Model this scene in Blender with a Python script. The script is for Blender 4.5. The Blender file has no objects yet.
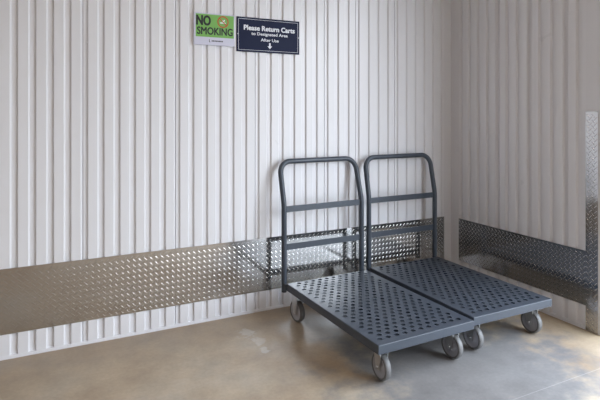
import bpy, math, random
from mathutils import Vector, Matrix
random.seed(4)
PI = math.pi
S = bpy.context.scene
COL = S.collection

# ------------------------------------------------------------ camera
F, CY = 505.7, 112.65
cam_d = bpy.data.cameras.new('camera')
cam = bpy.data.objects.new('camera', cam_d); COL.objects.link(cam)
cam.location = (-2.7757, -2.9582, 1.25)
cam.rotation_euler = (PI/2, 0, -0.4632)
cam_d.sensor_fit = 'HORIZONTAL'; cam_d.sensor_width = 36
cam_d.lens = F/600*36
cam_d.shift_y = -(200-CY)/600
cam_d.clip_start = 0.05
S.camera = cam

# ------------------------------------------------------------ light: daylight through the doorway, warm ceiling lamps
DOOR_Y0, DOOR_Y1, DOOR_H = -1.18, -4.4, 2.5
w = bpy.data.worlds.new('daylight'); S.world = w; w.use_nodes = True
nt = w.node_tree; nt.nodes.clear()
out = nt.nodes.new('ShaderNodeOutputWorld'); bg = nt.nodes.new('ShaderNodeBackground')
tc = nt.nodes.new('ShaderNodeTexCoord'); sep = nt.nodes.new('ShaderNodeSeparateXYZ')
rp = nt.nodes.new('ShaderNodeValToRGB')
nt.links.new(tc.outputs['Generated'], sep.inputs[0]); nt.links.new(sep.outputs['Z'], rp.inputs[0])
rp.color_ramp.elements[0].position = 0.06; rp.color_ramp.elements[0].color = (0.30, 0.31, 0.31, 1)   # far buildings and trees
rp.color_ramp.elements[1].position = 0.14; rp.color_ramp.elements[1].color = (0.86, 0.93, 1, 1)
e_ = rp.color_ramp.elements.new(0.8); e_.color = (0.66, 0.80, 1, 1)
nt.links.new(rp.outputs[0], bg.inputs['Color']); nt.links.new(bg.outputs[0], out.inputs[0])
bg.inputs['Strength'].default_value = 10.8

pl = bpy.data.lights.new('doorway_portal', 'AREA'); pl.shape = 'RECTANGLE'
pl.size = abs(DOOR_Y1-DOOR_Y0); pl.size_y = DOOR_H; pl.cycles.is_portal = True
po = bpy.data.objects.new('doorway_portal', pl); COL.objects.link(po)
po.location = (0.16, (DOOR_Y0+DOOR_Y1)/2, DOOR_H/2); po.rotation_euler = (PI/2, 0, PI/2)   # shines towards -x

LAMPS = [(-2.0, -1.9), (-2.0, -4.7), (-5.0, -1.9), (-5.0, -4.7)]
for i, (x, y) in enumerate(LAMPS):
    l = bpy.data.lights.new('ceiling_lamp_light', 'AREA'); l.shape = 'RECTANGLE'
    l.size = 0.14; l.size_y = 1.15; l.energy = 10.5; l.color = (1.0, 0.82, 0.65)
    o = bpy.data.objects.new('ceiling_lamp_light', l); COL.objects.link(o); o.location = (x, y, 3.08)

S.view_settings.view_transform = 'Standard'; S.view_settings.look = 'None'
S.view_settings.exposure = 0.0; S.view_settings.gamma = 1.0; S.view_settings.use_curve_mapping = False

# ------------------------------------------------------------ materials
def mat(name, base, rough=0.5, metal=0.0, spec=0.5):
    m = bpy.data.materials.new(name); m.use_nodes = True
    b = m.node_tree.nodes['Principled BSDF']
    b.inputs['Base Color'].default_value = (*base, 1); b.inputs['Roughness'].default_value = rough
    b.inputs['Metallic'].default_value = metal; b.inputs['Specular IOR Level'].default_value = spec
    return m
def noise(m, scale, detail=4, vec=None, rough=0.5):
    n = m.node_tree.nodes.new('ShaderNodeTexNoise'); n.inputs['Scale'].default_value = scale
    n.inputs['Detail'].default_value = detail; n.inputs['Roughness'].default_value = rough
    if vec is None:
        g = m.node_tree.nodes.new('ShaderNodeNewGeometry'); vec = g.outputs['Position']
    m.node_tree.links.new(vec, n.inputs['Vector']); return n
def ramp(m, fac, stops):
    r = m.node_tree.nodes.new('ShaderNodeValToRGB'); m.node_tree.links.new(fac, r.inputs[0])
    e = r.color_ramp.elements
    while len(e) < len(stops): e.new(0.5)
    for el, (p, c) in zip(e, stops):
        el.position = p; el.color = (*c, 1) if len(c) == 3 else c
    return r
def mix(m, fac, a, b, mode='MIX'):
    n = m.node_tree.nodes.new('ShaderNodeMix'); n.data_type = 'RGBA'; n.blend_type = mode
    L = m.node_tree.links
    for sock, v in ((n.inputs['Factor'], fac), (n.inputs[6], a), (n.inputs[7], b)):
        if hasattr(v, 'is_output'): L.new(v, sock)
        elif isinstance(v, (int, float)): sock.default_value = v
        else: sock.default_value = (*v, 1)
    return n.outputs[2]
def math_n(m, op, a, b=0.0, clamp=False):
    n = m.node_tree.nodes.new('ShaderNodeMath'); n.operation = op; n.use_clamp = clamp
    for s, v in zip(n.inputs, (a, b)):
        if hasattr(v, 'is_output'): m.node_tree.links.new(v, s)
        else: s.default_value = v
    return n.outputs[0]
def bsdf(m): return m.node_tree.nodes['Principled BSDF']
def link(m, a, b): m.node_tree.links.new(a, bsdf(m).inputs[b])
def bump(m, h, strength, dist):
    b = m.node_tree.nodes.new('ShaderNodeBump'); b.inputs['Strength'].default_value = strength
    b.inputs['Distance'].default_value = dist
    m.node_tree.links.new(h, b.inputs['Height']); link(m, b.outputs[0], 'Normal')

M_wall = mat('white_painted_steel', (0.77, 0.765, 0.79), 0.28)
n = noise(M_wall, 3.0, 5)
r_ = ramp(M_wall, n.outputs['Fac'], [(0.3, (0.27,)*3), (0.7, (0.37,)*3)]); link(M_wall, r_.outputs[0], 'Roughness')
M_trim = mat('white_trim_paint', (0.75, 0.745, 0.77), 0.4)
M_ceil = mat('ceiling_paint', (0.40, 0.38, 0.36), 0.7)
M_far = mat('dim_interior_paint', (0.16, 0.15, 0.15), 0.7)
M_mid = mat('interior_paint', (0.55, 0.54, 0.54), 0.6)
M_dark = mat('dark_gap', (0.02, 0.02, 0.02), 0.8)

M_plate = mat('polished_treadplate', (0.60, 0.59, 0.58), 0.14, 1.0)
n = noise(M_plate, 9.0, 6)
r_ = ramp(M_plate, n.outputs['Fac'], [(0.3, (0.11,)*3), (0.75, (0.18,)*3)]); link(M_plate, r_.outputs[0], 'Roughness')

# concrete
M_floor = mat('smooth_concrete', (0.4, 0.38, 0.35), 0.4)
g = M_floor.node_tree.nodes.new('ShaderNodeNewGeometry')
P = g.outputs['Position']
sx = M_floor.node_tree.nodes.new('ShaderNodeSeparateXYZ'); M_floor.node_tree.links.new(P, sx.inputs[0])
nA = noise(M_floor, 1.6, 5, P, 0.55); nB = noise(M_floor, 7.0, 8, P, 0.6); nC = noise(M_floor, 60.0, 4, P); nS = noise(M_floor, 22.0, 4, P)
cA = ramp(M_floor, nA.outputs['Fac'], [(0.30, (0.33, 0.235, 0.15)), (0.52, (0.45, 0.36, 0.26)), (0.72, (0.46, 0.41, 0.34))])
cB = ramp(M_floor, nB.outputs['Fac'], [(0.28, (0.72,)*3), (0.55, (1.0,)*3), (0.8, (1.22,)*3)])
# a blue-grey patch, brown dust and painted warm lamplight along the walls, pale scuffs
def blob(px, py, rx, ry, amp=0.5, nz=None):
    dx = math_n(M_floor, 'DIVIDE', math_n(M_floor, 'SUBTRACT', sx.outputs['X'], px), rx)
    dy = math_n(M_floor, 'DIVIDE', math_n(M_floor, 'SUBTRACT', sx.outputs['Y'], py), ry)
    d2 = math_n(M_floor, 'SQRT', math_n(M_floor, 'ADD', math_n(M_floor, 'MULTIPLY', dx, dx), math_n(M_floor, 'MULTIPLY', dy, dy)))
    nz = nz or nB
    d2 = math_n(M_floor, 'ADD', d2, math_n(M_floor, 'MULTIPLY', math_n(M_floor, 'SUBTRACT', nz.outputs['Fac'], 0.5), amp*2))
    mr = M_floor.node_tree.nodes.new('ShaderNodeMapRange'); mr.interpolation_type = 'SMOOTHSTEP'
    M_floor.node_tree.links.new(d2, mr.inputs['Value'])
    mr.inputs['From Min'].default_value = 0.6; mr.inputs['From Max'].default_value = 1.25
    mr.inputs['To Min'].default_value = 1.0; mr.inputs['To Max'].default_value = 0.0
    return mr.outputs[0]
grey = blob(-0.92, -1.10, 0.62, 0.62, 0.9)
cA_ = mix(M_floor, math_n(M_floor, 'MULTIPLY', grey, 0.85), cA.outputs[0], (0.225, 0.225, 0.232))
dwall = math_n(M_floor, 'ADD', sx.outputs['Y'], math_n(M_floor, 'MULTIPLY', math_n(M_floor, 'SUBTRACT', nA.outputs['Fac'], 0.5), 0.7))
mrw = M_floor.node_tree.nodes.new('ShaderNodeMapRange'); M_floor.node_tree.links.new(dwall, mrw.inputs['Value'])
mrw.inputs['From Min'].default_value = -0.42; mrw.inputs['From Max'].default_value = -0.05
cA_ = mix(M_floor, math_n(M_floor, 'MULTIPLY', mrw.outputs[0], 0.55), cA_, (0.27, 0.195, 0.125))  # back wall: dust brown, with warm lamplight painted into the floor colour
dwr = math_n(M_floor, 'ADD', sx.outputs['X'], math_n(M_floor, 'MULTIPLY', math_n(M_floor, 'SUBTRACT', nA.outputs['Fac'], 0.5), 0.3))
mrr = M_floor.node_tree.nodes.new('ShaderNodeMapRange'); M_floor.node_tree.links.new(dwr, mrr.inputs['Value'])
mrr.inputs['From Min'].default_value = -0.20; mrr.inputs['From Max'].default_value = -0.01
cA_ = mix(M_floor, math_n(M_floor, 'MULTIPLY', mrr.outputs[0], 0.6), cA_, (0.34, 0.25, 0.14))  # right wall base: dust tan plus painted lamplight
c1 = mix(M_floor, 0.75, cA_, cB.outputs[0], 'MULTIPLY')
for (px, py, rx, ry) in ((-1.765, -0.26, 0.045, 0.05), (-1.735, -0.38, 0.04, 0.045), (-1.755, -0.49, 0.025, 0.03)):
    c1 = mix(M_floor, math_n(M_floor, 'MULTIPLY', blob(px, py, rx, ry, 1.8, nS), 0.38), c1, (0.60, 0.58, 0.54))
cC = ramp(M_floor, nC.outputs['Fac'], [(0.3, (0.9,)*3), (0.7, (1.08,)*3)])
c1 = mix(M_floor, 0.6, c1, cC.outputs[0], 'MULTIPLY')
# saw-cut joint with pale filler, square to the right wall
d = math_n(M_floor, 'ABSOLUTE', math_n(M_floor, 'ADD', sx.outputs['Y'], 1.403))
ln = math_n(M_floor, 'LESS_THAN', d, 0.0022)
c1 = mix(M_floor, math_n(M_floor, 'MULTIPLY', ln, 0.13), c1, (0.85, 0.83, 0.80))
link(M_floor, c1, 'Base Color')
rr = ramp(M_floor, nB.outputs['Fac'], [(0.3, (0.30,)*3), (0.7, (0.48,)*3)]); link(M_floor, rr.outputs[0], 'Roughness')
bump(M_floor, nC.outputs['Fac'], 0.08, 0.003)
M_out = mat('outdoor_concrete', (0.38, 0.38, 0.38), 0.8)

M_cart = mat('slate_powder_coat', (0.064, 0.076, 0.094), 0.34, 0, 0.45)
tcn = M_cart.node_tree.nodes.new('ShaderNodeTexCoord')
n = noise(M_cart, 14.0, 8, tcn.outputs['Object'], 0.7)
cc = ramp(M_cart, n.outputs['Fac'], [(0.0, (0.042, 0.051, 0.067)), (0.66, (0.054, 0.066, 0.086)), (0.74, (0.095, 0.11, 0.135))])
link(M_cart, cc.outputs[0], 'Base Color')
n2 = noise(M_cart, 5.0, 6, tcn.outputs['Object'])
rr = ramp(M_cart, n2.outputs['Fac'], [(0.3, (0.30,)*3), (0.7, (0.44,)*3)]); link(M_cart, rr.outputs[0], 'Roughness')
M_zinc = mat('zinc_plated_steel', (0.62, 0.63, 0.64), 0.3, 1.0)
M_tyre = mat('grey_rubber', (0.15, 0.147, 0.145), 0.5)
M_hub = mat('grey_nylon', (0.40, 0.40, 0.43), 0.45)
M_green = mat('green_print', (0.18, 0.43, 0.09), 0.45)
M_white = mat('white_print', (0.82, 0.82, 0.84), 0.35)
M_lilac = mat('sign_backing', (0.62, 0.62, 0.74), 0.4)
M_black = mat('black_print', (0.012, 0.013, 0.015), 0.4)
M_red = mat('red_print', (0.55, 0.05, 0.015), 0.4)
M_navy = mat('navy_plastic', (0.012, 0.017, 0.050), 0.5, 0, 0.15)
M_text = mat('pale_print', (0.75, 0.77, 0.82), 0.4)
M_lamp = mat('lamp_diffuser', (0.9, 0.88, 0.82), 0.5)

# ------------------------------------------------------------ mesh helpers
class MB:
    def __init__(s): s.v = []; s.f = []; s.sm = []
    def add(s, vs, fs, smooth=False):
        k = len(s.v); s.v += [tuple(v) for v in vs]
        for f in fs: s.f.append(tuple(i+k for i in f)); s.sm.append(smooth)
    def box(s, x0, x1, y0, y1, z0, z1):
        s.add([(x, y, z) for x in (x0, x1) for y in (y0, y1) for z in (z0, z1)],
              [(0, 1, 3, 2), (4, 6, 7, 5), (0, 4, 5, 1), (2, 3, 7, 6), (0, 2, 6, 4), (1, 5, 7, 3)])
    def tube(s, pts, r, n=16, caps=True):
        pts = [Vector(p) for p in pts]; rings = []
        up = None
        for i, p in enumerate(pts):
            t = (pts[min(i+1, len(pts)-1)] - pts[max(i-1, 0)]).normalized()
            if up is None:
                up = t.orthogonal().normalized()
            up = (up - t*up.dot(t)).normalized(); sd = t.cross(up)
            rings.append([p + (up*math.cos(a) + sd*math.sin(a))*r for a in [2*PI*j/n for j in range(n)]])
        vs = [v for rg in rings for v in rg]; fs = []
        for i in range(len(rings)-1):
            for j in range(n):
                fs.append((i*n+j, i*n+(j+1) % n, (i+1)*n+(j+1) % n, (i+1)*n+j))
        s.add(vs, fs, True)
        if caps:
            s.add(rings[0], [tuple(range(n))[::-1]]); s.add(rings[-1], [tuple(range(n))])
    def lathe(s, prof, axis='x', c=(0, 0, 0), n=32, smooth=True):   # prof: (along, radius), closed loop
        vs = []; fs = []; m = len(prof)
        for i in range(n):
            a = 2*PI*i/n
            for h, r in prof:
                if axis == 'x': vs.append((c[0]+h, c[1]+r*math.cos(a), c[2]+r*math.sin(a)))
                elif axis == 'y': vs.append((c[0]+r*math.sin(a), c[1]+h, c[2]+r*math.cos(a)))
                else: vs.append((c[0]+r*math.cos(a), c[1]+r*math.sin(a), c[2]+h))
        for i in range(n):
            for j in range(m-1):
                fs.append((i*m+j, i*m+j+1, ((i+1) % n)*m+j+1, ((i+1) % n)*m+j))
        s.add(vs, fs, smooth)
    def build(s, name, m, parent=None, bevel=0, auto=False, loc=None):
        me = bpy.data.meshes.new(name); me.from_pydata(s.v, [], s.f)
        me.polygons.foreach_set('use_smooth', s.sm)
        me.materials.append(m); me.update()
        import bmesh
        b = bmesh.new(); b.from_mesh(me)
        if auto: bmesh.ops.remove_doubles(b, verts=b.verts, dist=1e-6)
        bmesh.ops.recalc_face_normals(b, faces=b.faces); b.to_mesh(me); b.free()
        if auto:
            me.polygons.foreach_set('use_smooth', [True]*len(me.polygons)); me.set_sharp_from_angle(angle=math.radians(35))
        o = bpy.data.objects.new(name, me); COL.objects.link(o); o.parent = parent
        if loc: o.location = loc
        if bevel:
            md = o.modifiers.new('bevel', 'BEVEL'); md.width = bevel; md.segments = 2; md.limit_method = 'ANGLE'
        return o
def struct(o): o['kind'] = 'structure'; return o
def thing(name, loc, label, cat, rz=0, group=None):
    o = bpy.data.objects.new(name, None); COL.objects.link(o); o.location = loc; o.rotation_euler = (0, 0, rz)
    o.empty_display_size = 0.1
    o['label'] = label; o['category'] = cat
    if group: o['group'] = group
    return o

# ------------------------------------------------------------ room shell
RX0, RY0, RH = -7.5, -6.0, 3.2
mb = MB(); mb.box(RX0-0.1, 0.16, RY0-0.1, 0.12, -0.12, 0.0)
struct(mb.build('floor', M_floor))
mb = MB(); mb.box(0.16, 12, -14, 8, -0.14, -0.02)
struct(mb.build('ground_outside', M_out))
mb = MB(); mb.box(RX0-0.1, 0.15, RY0-0.1, 0.12, RH, RH+0.1)
struct(mb.build('ceiling', M_ceil))
mb = MB(); mb.box(RX0-0.1, RX0, RY0-0.1, 0.12, 0, RH); struct(mb.build('wall_left', M_far))
mb = MB(); mb.box(RX0, 0.15, RY0-0.1, RY0, 0, RH); struct(mb.build('wall_front', M_mid))

PITCH_B, X0_B = 0.0830, -2.9136
PITCH_R, Y0_R = 0.0851, -0.2095
DEP = 0.011; SL = 0.0075; HI = 0.045
def rib_profile(t0, pitch, i0, i1, seams, end0, end1):
    """list of (t, depth) along a wall; depth 0 = proud flat, DEP = recessed flat"""
    out = []
    for i in range(i0, i1):
        d = t0 + pitch*i                     # the slope that turns away from the doorway
        out += [(d-SL/2, DEP), (d+SL/2, 0.0)]
        b = d + HI + SL
        out += [(b-SL/2, 0.0), (b+SL/2, DEP)]
        if i+1 in seams:
            s_ = t0 + pitch*(i+1) - 0.0225
            out += [(s_-0.0018, DEP), (s_-0.0016, DEP+0.010), (s_+0.0014, DEP+0.010), (s_+0.0016, DEP-0.0018), (s_+0.008, DEP-0.0018), (s_+0.0085, DEP)]
    out = [p for p in out if end0 < p[0] < end1]
    return [(end0, out[0][1])] + out + [(end1, out[-1][1])]
def panel(name, prof, to_xyz, z0, z1, back):
    mb = MB(); k = len(prof)
    vs = [to_xyz(t, d, z) for (t, d) in prof for z in (z0, z1)]
    fs = [(2*i, 2*i+2, 2*i+3, 2*i+1) for i in range(k-1)]
    mb.add(vs, fs)
    # solid backing
    t0, t1 = prof[0][0], prof[-1][0]
    a = [to_xyz(t, d, z) for t in (t0, t1) for d in (DEP+0.018, back) for z in (z0-0.0, z1)]
    mb.add(a, [(0, 1, 3, 2), (4, 6, 7, 5), (0, 4, 5, 1), (2, 3, 7, 6), (0, 2, 6, 4), (1, 5, 7, 3)])
    me = bpy.data.meshes.new(name); me.from_pydata(mb.v, [], mb.f); me.materials.append(M_wall)
    o = bpy.data.objects.new(name, me); COL.objects.link(o); struct(o); return o

seamsB = {-32, -26, -20, -14, -8, -2, 4, 10, 16, 22, 25, 29}
pb = rib_profile(X0_B, PITCH_B, -56, 36, seamsB, RX0, -0.004)
wall_back = panel('wall_back', pb, lambda t, d, z: (t, d, z), 0.0, RH, 0.12)
# right wall: t measured from the corner towards the doorway
seamsR = {3, 6, 9}
pr = rib_profile(-Y0_R-0.0, PITCH_R, -3, 11, seamsR, 0.004, 1.10)
wall_right = panel('wall_right', pr, lambda t, d, z: (d*1.5, -t, z), 0.0, RH, 0.10)
mb = MB(); mb.box(0.0, 0.15, DOOR_Y1, DOOR_Y0, DOOR_H, RH); mb.box(0.0, 0.15, RY0, DOOR_Y1, 0, RH); mb.box(0.0, 0.15, DOOR_Y0, -1.10, 0, RH)
o = mb.build('wall_right_doorway_side', M_trim, wall_right)

# corner flashing, base angles, jamb trim
mb = MB(); mb.box(-0.071, -0.001, -0.003, -0.0005, 0.0, RH); mb.box(-0.003, -0.0005, -0.083, -0.001, 0.0, RH)
struct(mb.build('trim_1', M_trim, bevel=0.0008))
mb = MB()
mb.add([(x, y, z) for x in (RX0, -0.071) for (y, z) in ((0.014, 0.016), (-0.002, 0.015), (-0.004, 0.004), (-0.004, 0.0), (0.014, 0.0))],
       [(i, (i+1) % 5, 5+(i+1) % 5, 5+i) for i in range(5)]+[(0, 1, 2, 3, 4), (9, 8, 7, 6, 5)])
struct(mb.build('baseboard_back', M_trim))
mb = MB()
mb.add([(x, y, z) for y in (-1.09, -0.083) for (x, z) in ((0.014, 0.016), (-0.002, 0.015), (-0.004, 0.004), (-0.004, 0.0), (0.014, 0.0))],
       [(i, (i+1) % 5, 5+(i+1) % 5, 5+i) for i in range(5)]+[(0, 1, 2, 3, 4), (9, 8, 7, 6, 5)])
struct(mb.build('baseboard_right', M_trim))
mb = MB(); mb.box(-0.004, 0.0, -1.17, -1.091, 0.0, RH); mb.box(-0.004, 0.16, -1.184, -1.1705, 0.0, DOOR_H)
struct(mb.build('trim_2', M_trim, bevel=0.001))

# treadplate strips with raised lugs
def treadplate(name, to_xyz, t0, t1, z0, z1, Hh=0.00056):
    mb = MB(); T = 0.003
    a = [to_xyz(t, h, z) for t in (t0, t1) for h in (0.0005, T) for z in (z0, z1)]
    mb.add(a, [(0, 1, 3, 2), (4, 6, 7, 5), (0, 4, 5, 1), (2, 3, 7, 6), (0, 2, 6, 4), (1, 5, 7, 3)])
    c = 0.0156; Lh, Wh = 0.0142, 0.0024
    nx = int((t1-t0)/c); nz = int((z1-z0)/c)
    for i in range(nx):
        for j in range(nz):
            if (i+j) % 2: continue
            cx = t0 + c*(i+0.8); cz = z0 + c*(j+0.8)
            sg = 1 if j % 2 else -1
            ux, uz = 0.7071*sg, 0.7071; vx, vz = -uz, ux
            if not (t0+0.011 < cx < t1-0.011 and z0+0.011 < cz < z1-0.011): continue
            ring = []
            for (q, wv) in ((-1, 0), (-0.74, -0.9), (0, -1), (0.74, -0.9), (1, 0), (0.74, 0.9), (0, 1), (-0.74, 0.9)):
                ring.append((cx+ux*Lh*q+vx*Wh*wv, T, cz+uz*Lh*q+vz*Wh*wv))
            top = [(cx+ux*Lh*q+vx*Wh*wv, T+Hh, cz+uz*Lh*q+vz*Wh*wv) for (q, wv) in ((-0.86, 0), (-0.7, -0.28), (0, -0.32), (0.7, -0.28), (0.86, 0), (0.7, 0.28), (0, 0.32), (-0.7, 0.28))]
            vs = [to_xyz(*p) for p in ring+top]
            mb.add(vs, [(k, (k+1) % 8, 8+(k+1) % 8, 8+k) for k in range(8)]+[tuple(range(8, 16))], True)
    return struct(mb.build(name, M_plate))
treadplate('trim_3', lambda t, h, z: (t, -h, z), -4.6, -0.0715, 0.127, 0.459)
treadplate('trim_4', lambda t, h, z: (-h, -t, z), 0.0835, 1.090, 0.140, 0.454, 0.0011)
treadplate('trim_5', lambda t, h, z: (-h-0.0045, -t, z), 1.0905, 1.163, 0.003, 1.257, 0.0011)

# small panel screws (part of the walls)
def screw(parent, p, axis):
    mb = MB()
    if axis == 'y': mb.lathe([(0.0, 0.0045), (-0.002, 0.0045), (-0.004, 0.0028), (-0.0045, 0.0001)], 'y', p, 12)
    else: mb.lathe([(0.0, 0.0045), (-0.002, 0.0045), (-0.004, 0.0028), (-0.0045, 0.0001)], 'x', p, 12)
    mb.build('panel_screw', M_trim, parent)
for p in [(-2.585, 0.009, 1.63), (-2.07, 0.009, 1.63), (-1.575, 0.009, 1.60), (-0.70, 0.009, 1.63), (-0.33, 0.009, 1.63)]: screw(wall_back, p, 'y')
for p in [(0.009, -0.435, 1.63), (0.009, -0.935, 1.595), (0.009, -1.03, 1.42)]: screw(wall_right, p, 'x')

# ceiling lamps (behind the camera's view) that carry the warm lights
lamp0 = None
for i, (x, y) in enumerate(LAMPS):
    if lamp0 is None:
        mb = MB(); mb.box(-0.09, 0.09, -0.62, 0.62, -0.06, 0.0)
        lamp0 = mb.build('ceiling_lamp', M_lamp, bevel=0.008); o = lamp0
    else:
        o = lamp0.copy(); COL.objects.link(o)
    o.location = (x, y, RH)
    struct(o)

# ------------------------------------------------------------ signs
def text_part(parent, name, body, m, cx, cz, width, height, y, bold=0.0, align_fit=True, shear=0):
    cu = bpy.data.curves.new(name, 'FONT'); cu.body = body; cu.size = 1
    cu.align_x = 'CENTER'; cu.extrude = 0.004; cu.resolution_u = 4
    to = bpy.data.objects.new(name, cu); COL.objects.link(to)
    dg = bpy.context.evaluated_depsgraph_get()
    me = bpy.data.meshes.new_from_object(to.evaluated_get(dg))
    COL.objects.unlink(to); bpy.data.objects.remove(to)
    xs = [v.co.x for v in me.vertices]; ys = [v.co.y for v in me.vertices]
    x0, x1, y0, y1 = min(xs), max(xs), min(ys), max(ys)
    base = [((v.co.x-x0)/(x1-x0)-0.5, (v.co.y-y0)/(y1-y0)-0.5, v.co.z) for v in me.vertices]
    faces = [tuple(p.vertices) for p in me.polygons]
    vs, fs = [], []
    bd = bold*height
    for ox_, oz_ in ((0, 0), (-bd, 0), (bd, 0), (0, bd), (0, -bd), (-bd*0.7, bd*0.7), (bd*0.7, bd*0.7), (-bd*0.7, -bd*0.7), (bd*0.7, -bd*0.7)) if bold else ((0, 0),):
        k = len(vs)
        ky = 0.00005*len(vs)/max(1, len(base))
        vs += [(cx+ox_+a_*(width-2*bd), y-ky-(c_+0.004)/0.008*0.0006, cz+oz_+b_*(height-2*bd)) for a_, b_, c_ in base]
        fs += [tuple(q_+k for q_ in f_) for f_ in faces]
    me = bpy.data.meshes.new(name); me.from_pydata(vs, [], fs)
    me.materials.clear(); me.materials.append(m)
    o = bpy.data.objects.new(name, me); COL.objects.link(o); o.parent = parent
    return o

# no smoking sign
sg = thing('no_smoking_sign', (-1.877, 0, 1.655), 'green and white NO SMOKING sign with a crossed-out cigarette, mounted left of the navy sign', 'sign')
SW, SH = 0.250, 0.190
mb = MB(); mb.box(-SW/2, SW/2, -0.010, -0.0005, 0.0, SH); mb.build('sign_board', M_lilac, sg)
mb = MB(); mb.box(-SW/2+0.010, SW/2-0.004, -0.0106, -0.010, 0.047, SH-0.007); mb.build('green_panel', M_green, sg)
text_part(sg, 'lettering', 'NO', M_black, -0.068, 0.145, 0.090, 0.062, -0.0107, 0.05)
text_part(sg, 'lettering', 'SMOKING', M_black, 0.003, 0.0835, 0.222, 0.046, -0.0107, 0.035)
mb = MB()          # tiny line of print, unreadable in the photograph
for k in range(8): mb.box(-0.018+0.009*k, -0.0115+0.009*k, -0.0108, -0.0102, 0.021, 0.029)
mb.build('small_print', M_black, sg)
mb = MB(); mb.box(-0.034, -0.031, -0.0108, -0.0102, 0.018, 0.034); mb.box(-0.034, -0.026, -0.0108, -0.0102, 0.017, 0.020); mb.build('logo_mark', M_black, sg)
# prohibition symbol
cx, cz = 0.052, 0.143
mb = MB(); mb.box(cx-0.018, cx+0.017, -0.0114, -0.0106, cz-0.009, cz-0.003); mb.box(cx-0.003, cx+0.008, -0.0114, -0.0106, cz+0.002, cz+0.009); mb.box(cx+0.006, cx+0.012, -0.0114, -0.0106, cz+0.007, cz+0.013)
mb.build('cigarette_symbol', M_white, sg)
mb = MB(); mb.lathe([(-0.0120, 0.029), (-0.0120, 0.035), (-0.0106, 0.035), (-0.0106, 0.029), (-0.0120, 0.029)], 'y', (cx, 0, cz), 40, False)
q = 0.0026
a = Vector((-0.7071, 0, 0.7071)); b_ = Vector((0.7071, 0, 0.7071))
vs = []
for s1 in (-1, 1):
    for s2 in (-1, 1):
        for yy in (-0.0119, -0.0107):
            p = a*0.031*s1 + b_*q*s2; vs.append((cx+p.x, yy, cz+p.z))
mb.add(vs, [(0, 1, 3, 2), (4, 6, 7, 5), (0, 4, 5, 1), (2, 3, 7, 6), (0, 2, 6, 4), (1, 5, 7, 3)])
mb.build('prohibition_ring', M_red, sg)

# cart return sign
sg = thing('cart_return_sign', (-1.521, 0, 1.628), 'navy sign with white lettering asking to return carts, mounted right of the green sign', 'sign')
SW, SH = 0.430, 0.215
mb = MB(); mb.box(-SW/2, SW/2, -0.006, -0.0005, 0.0, SH); mb.build('sign_board', M_navy, sg, bevel=0.001)
mb = MB()
e = 0.011; t_ = 0.0018
for (x0, x1, z0, z1) in ((-SW/2+e, SW/2-e, e, e+t_), (-SW/2+e, SW/2-e, SH-e-t_, SH-e), (-SW/2+e, -SW/2+e+t_, e, SH-e), (SW/2-e-t_, SW/2-e, e, SH-e)):
    mb.box(x0, x1, -0.0065, -0.006, z0, z1)
mb.build('border_line', M_text, sg)
text_part(sg, 'lettering', 'Please Return Carts', M_text, 0.006, 0.151, 0.350, 0.033, -0.0061, 0.05)
text_part(sg, 'lettering', 'to Designated Area', M_text, 0.006, 0.113, 0.250, 0.025, -0.0061, 0.03)
text_part(sg, 'lettering', 'After Use', M_text, 0.006, 0.0795, 0.123, 0.020, -0.0061, 0.03)
mb = MB()
ar = [(-0.0055, 0.062), (0.0055, 0.062), (0.0055, 0.042), (0.016, 0.042), (0.0, 0.024), (-0.016, 0.042), (-0.0055, 0.042)]
k = len(ar)
mb.add([(x+0.006, y, z) for y in (-0.0066, -0.006) for x, z in ar], [tuple(range(k)), tuple(range(2*k-1, k-1, -1))]+[(i, (i+1) % k, k+(i+1) % k, k+i) for i in range(k)])
mb.build('arrow_symbol', M_text, sg)
for s_ in (-1, 1):
    mb = MB(); mb.lathe([(-0.006, 0.004), (-0.0075, 0.004), (-0.0085, 0.0025), (-0.0087, 0.0001)], 'y', (s_*(SW/2-0.0075), 0, 0.108), 12)
    mb.build('sign_screw', M_zinc, sg)

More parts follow.
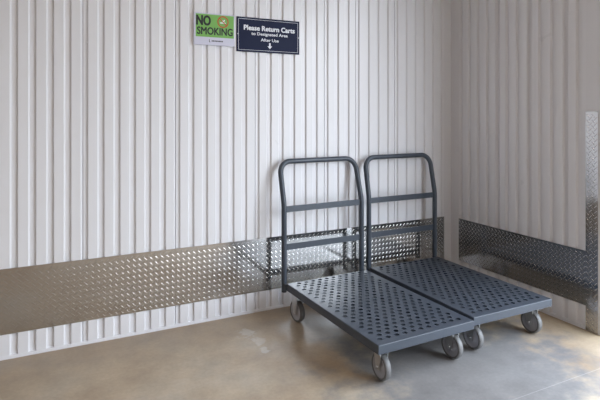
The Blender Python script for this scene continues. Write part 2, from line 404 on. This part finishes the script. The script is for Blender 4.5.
# ------------------------------------------------------------ platform carts
DW, DL, DZ, LIP = 0.5905, 0.931, 0.2044, 0.0423
def make_deck(parent):
    mb = MB(); T = 0.003
    PU, PV, R = 0.0491, 0.0369, 0.0125
    u0, v0 = 0.0457, 0.0294               # first hole from the left and rear edges
    N = 24
    def hole_cell(cx, cy, x0, x1, y0, y1):
        n = 16; ring = []; sq = []
        hx0, hx1, hy0, hy1 = x0-cx, x1-cx, y0-cy, y1-cy
        for k in range(n):
            a = PI/4 + 2*PI*k/n
            ca, sa = math.cos(a), math.sin(a)
            ring.append((cx+R*ca, cy+R*sa))
            m_ = max(abs(ca), abs(sa)); sxq, syq = ca/m_, sa/m_
            sq.append((cx+(hx1*sxq if sxq > 0 else -hx0*sxq), cy+(hy1*syq if syq > 0 else -hy0*syq)))
        vs = [(x, y, DZ) for x, y in sq]+[(x, y, DZ) for x, y in ring]+[(x, y, DZ-T) for x, y in ring]+[(x, y, DZ-T) for x, y in sq]
        fs = []
        for k in range(n):
            j = (k+1) % n
            fs += [(k, j, n+j, n+k), (n+k, n+j, 2*n+j, 2*n+k), (2*n+k, 2*n+j, 3*n+j, 3*n+k)]
        mb.add(vs, fs)
    def slab(x0, x1, y0, y1):
        mb.add([(x0, y0, DZ), (x1, y0, DZ), (x1, y1, DZ), (x0, y1, DZ), (x0, y0, DZ-T), (x1, y0, DZ-T), (x1, y1, DZ-T), (x0, y1, DZ-T)], [(0, 1, 2, 3), (7, 6, 5, 4)])
    c = 0.0035
    X0, X1 = -DW/2+c, DW/2-c; Y0, Y1 = -DL/2+c, DL/2-c
    # rows counted from the rear; the last row (front) and every other one have eleven holes
    yrow = lambda j: DL/2 - v0 - PV*j
    slab(X0, X1, yrow(0)+PV/2, Y1); slab(X0, X1, Y0, yrow(N-1)-PV/2)
    for j in range(N):
        y = yrow(j); odd = (N-1-j) % 2 == 1
        cnt = 10 if odd else 11
        xs = -DW/2 + u0 + (PU/2 if odd else 0)
        slab(X0, xs-PU/2, y-PV/2, y+PV/2); slab(xs+PU*(cnt-0.5), X1, y-PV/2, y+PV/2)
        for i in range(cnt):
            cx = xs+PU*i; hole_cell(cx, y, cx-PU/2, cx+PU/2, y-PV/2, y+PV/2)
    # rolled edge and skirt all round
    pr_ = [(c, 0.0), (c*0.3, c*0.3), (0, c), (0, LIP), (T, LIP), (T, T*1.2), (c, T)]
    def loop(o_, d_): return [(-DW/2+o_, -DL/2+o_, DZ-d_), (DW/2-o_, -DL/2+o_, DZ-d_), (DW/2-o_, DL/2-o_, DZ-d_), (-DW/2+o_, DL/2-o_, DZ-d_)]
    vs = [p for q_ in pr_ for p in loop(*q_)]
    fs = []
    for i in range(len(pr_)-1):
        for k in range(4): fs.append((i*4+k, i*4+(k+1) % 4, (i+1)*4+(k+1) % 4, (i+1)*4+k))
    mb.add(vs, fs)
    me = bpy.data.meshes.new('deck'); me.from_pydata(mb.v, [], mb.f); me.materials.append(M_cart)
    o = bpy.data.objects.new('deck', me); COL.objects.link(o); o.parent = parent
    return o

TR = 0.0165
ZB, ZT = 0.672, 0.940
def make_cart(loc, rz, label, gap, off, LEAN):
    TX = 0.288; TY = DL/2 + gap
    c = thing('platform_cart', loc, label, 'cart', rz, 'platform carts parked side by side in the corner')
    deck = make_deck(c)
    # unseen channels added under the deck to block light and keep the holes dark
    for k in range(3):
        x = (k-1)*0.192
        mb = MB(); zt_, zb_ = DZ-0.0032, DZ-0.020
        prf = [(-0.092, zt_), (-0.086, zt_), (-0.082, zb_), (0.082, zb_), (0.086, zt_), (0.092, zt_), (0.092, zt_-0.002), (0.088, zt_-0.002), (0.084, zb_-0.002), (-0.084, zb_-0.002), (-0.088, zt_-0.002), (-0.092, zt_-0.002)]
        n_ = len(prf); ya, yb = -DL/2+0.006, DL/2-0.006
        mb.add([(x+a_, y_, z_) for y_ in (ya, yb) for a_, z_ in prf], [(i, (i+1) % n_, n_+(i+1) % n_, n_+i) for i in range(n_)])
        mb.build('added_shade_channel', M_cart, c)
    # handle: one bent tube
    pts = []
    R1 = 0.075
    def zl(z): return TY + (max(0, z-ZB)/(ZT-ZB))*LEAN
    half = [(TX, 0.144)]
    for k in range(0, 7): half.append((TX, 0.18+(ZB-0.18-0.03)*k/6))
    half += [(TX-0.0003, ZB-0.01), (TX-0.0005, ZB+0.012), (TX-0.001, ZB+0.04), (TX-0.002, ZB+0.12)]
    xe, ze = TX-0.003, ZT-R1
    for k in range(0, 11):
        a = (PI/2)*k/10
        half.append((xe-R1+R1*math.cos(a), ze+R1*math.sin(a)))
    full = [(-x, z) for x, z in half]+[(x, z) for x, z in reversed(half)]
    def ly(z):
        d = z-ZB
        if d < -0.02: return TY
        if d < 0.02: return TY + (d+0.02)**2/0.08*(LEAN/(ZT-ZB))
        return TY + d*LEAN/(ZT-ZB)
    mb = MB(); mb.tube([(x+off, ly(z), z) for x, z in full], TR, 18)
    h = mb.build('handle', M_cart, c)
    for z in (0.652, 0.418):
        mb = MB(); mb.box(off-TX+TR*0.8, off+TX-TR*0.8, TY-0.0035, TY+0.0035, z-0.019, z+0.019)
        mb.build('crossbar', M_cart, c, bevel=0.0012)
    for s_ in (-1, 1):
        mb = MB()
        mb.box(off+s_*TX-0.006, off+s_*TX+0.006, DL/2-0.001, TY-TR*0.7, DZ-LIP+0.002, DZ-0.006)
        mb.build('handle_bracket', M_cart, c)
    for (sx_, sy_) in ((-1, -1), (1, -1), (-1, 1), (1, 1)):
        make_caster(c, sx_*(DW/2-0.072), sy_*(DL/2-0.078 if sy_ < 0 else DL/2-0.085))
    return c
def make_caster(parent, x, y):
    mb = MB(); top = DZ-0.0225; WR = 0.0635
    mb.box(-0.025, 0.025, -0.036, 0.036, top-0.004, top-0.0005)
    mb.lathe([(top-0.004, 0.026), (top-0.010, 0.028), (top-0.018, 0.024), (top-0.020, 0.001)], 'z', (0, 0, 0), 24)
    # fork: crown and two tapering side plates
    mb.box(-0.021, 0.021, -0.022, 0.022, 0.1305+0.002, top-0.018)
    for s_ in (-1, 1):
        xo, xi = s_*0.0215, s_*0.0185
        ring = [(-0.027, top-0.018), (0.027, top-0.018), (0.026, 0.118), (0.015, WR-0.010), (0.0, WR-0.016), (-0.015, WR-0.010), (-0.026, 0.118)]
        k = len(ring)
        mb.add([(xx, yy, zz) for xx in (xo, xi) for yy, zz in ring], [tuple(range(k)), tuple(range(2*k-1, k-1, -1))]+[(i, (i+1) % k, k+(i+1) % k, k+i) for i in range(k)])
    f = mb.build('caster', M_zinc, parent, loc=(x, y, 0))
    mb = MB(); mb.lathe([(-0.012, 0.051), (-0.0155, 0.053), (-0.0160, 0.058), (-0.0135, 0.0615), (-0.007, 0.0635), (0.007, 0.0635), (0.0135, 0.0615), (0.0160, 0.058), (0.0155, 0.053), (0.012, 0.051), (-0.012, 0.051)], 'x', (0, 0, WR), 40)
    mb.build('tyre', M_tyre, f)
    mb = MB(); mb.lathe([(-0.0125, 0.0515), (-0.0120, 0.046), (-0.0105, 0.042), (-0.0105, 0.020), (-0.0150, 0.016), (-0.0160, 0.001), (0.0160, 0.001), (0.0150, 0.016), (0.0105, 0.020), (0.0105, 0.042), (0.0120, 0.046), (0.0125, 0.0515)], 'x', (0, 0, WR), 32)
    mb.build('wheel_hub', M_hub, f)
    mb = MB(); mb.lathe([(-0.027, 0.0001), (-0.027, 0.006), (-0.0215, 0.0075), (0.0215, 0.0075), (0.027, 0.006), (0.027, 0.0001)], 'x', (0, 0, WR), 12)
    mb.build('axle_bolt', M_zinc, f)
    return f
def cart_origin(ax, ay, ang):
    u, v = DW/2, DL/2; c, s = math.cos(ang), math.sin(ang)
    return (ax+u*c+v*s, ay+u*s-v*c, 0)
AL, AR = 0.0216, -0.0015
cart = make_cart(cart_origin(-1.467, -0.1566, AL), AL, 'slate blue perforated platform cart on the left, nearest the camera, overlapping the other cart', 0.035, -0.008, 0.077)
cart2 = make_cart(cart_origin(-0.8275, -0.1162, AR), AR, 'slate blue perforated platform cart on the right, next to the room corner and right wall', 0.020, -0.004, 0.055)
# the casters swivel: the left cart's rear left one points outwards
cs = [c for c in cart.children if c.name.startswith('caster')]
cs[2].location.x -= 0.043; cs[2].location.y += 0.0; cs[2].rotation_euler.z = 0.10
cs[0].rotation_euler.z = -0.05; cs[1].rotation_euler.z = 0.03
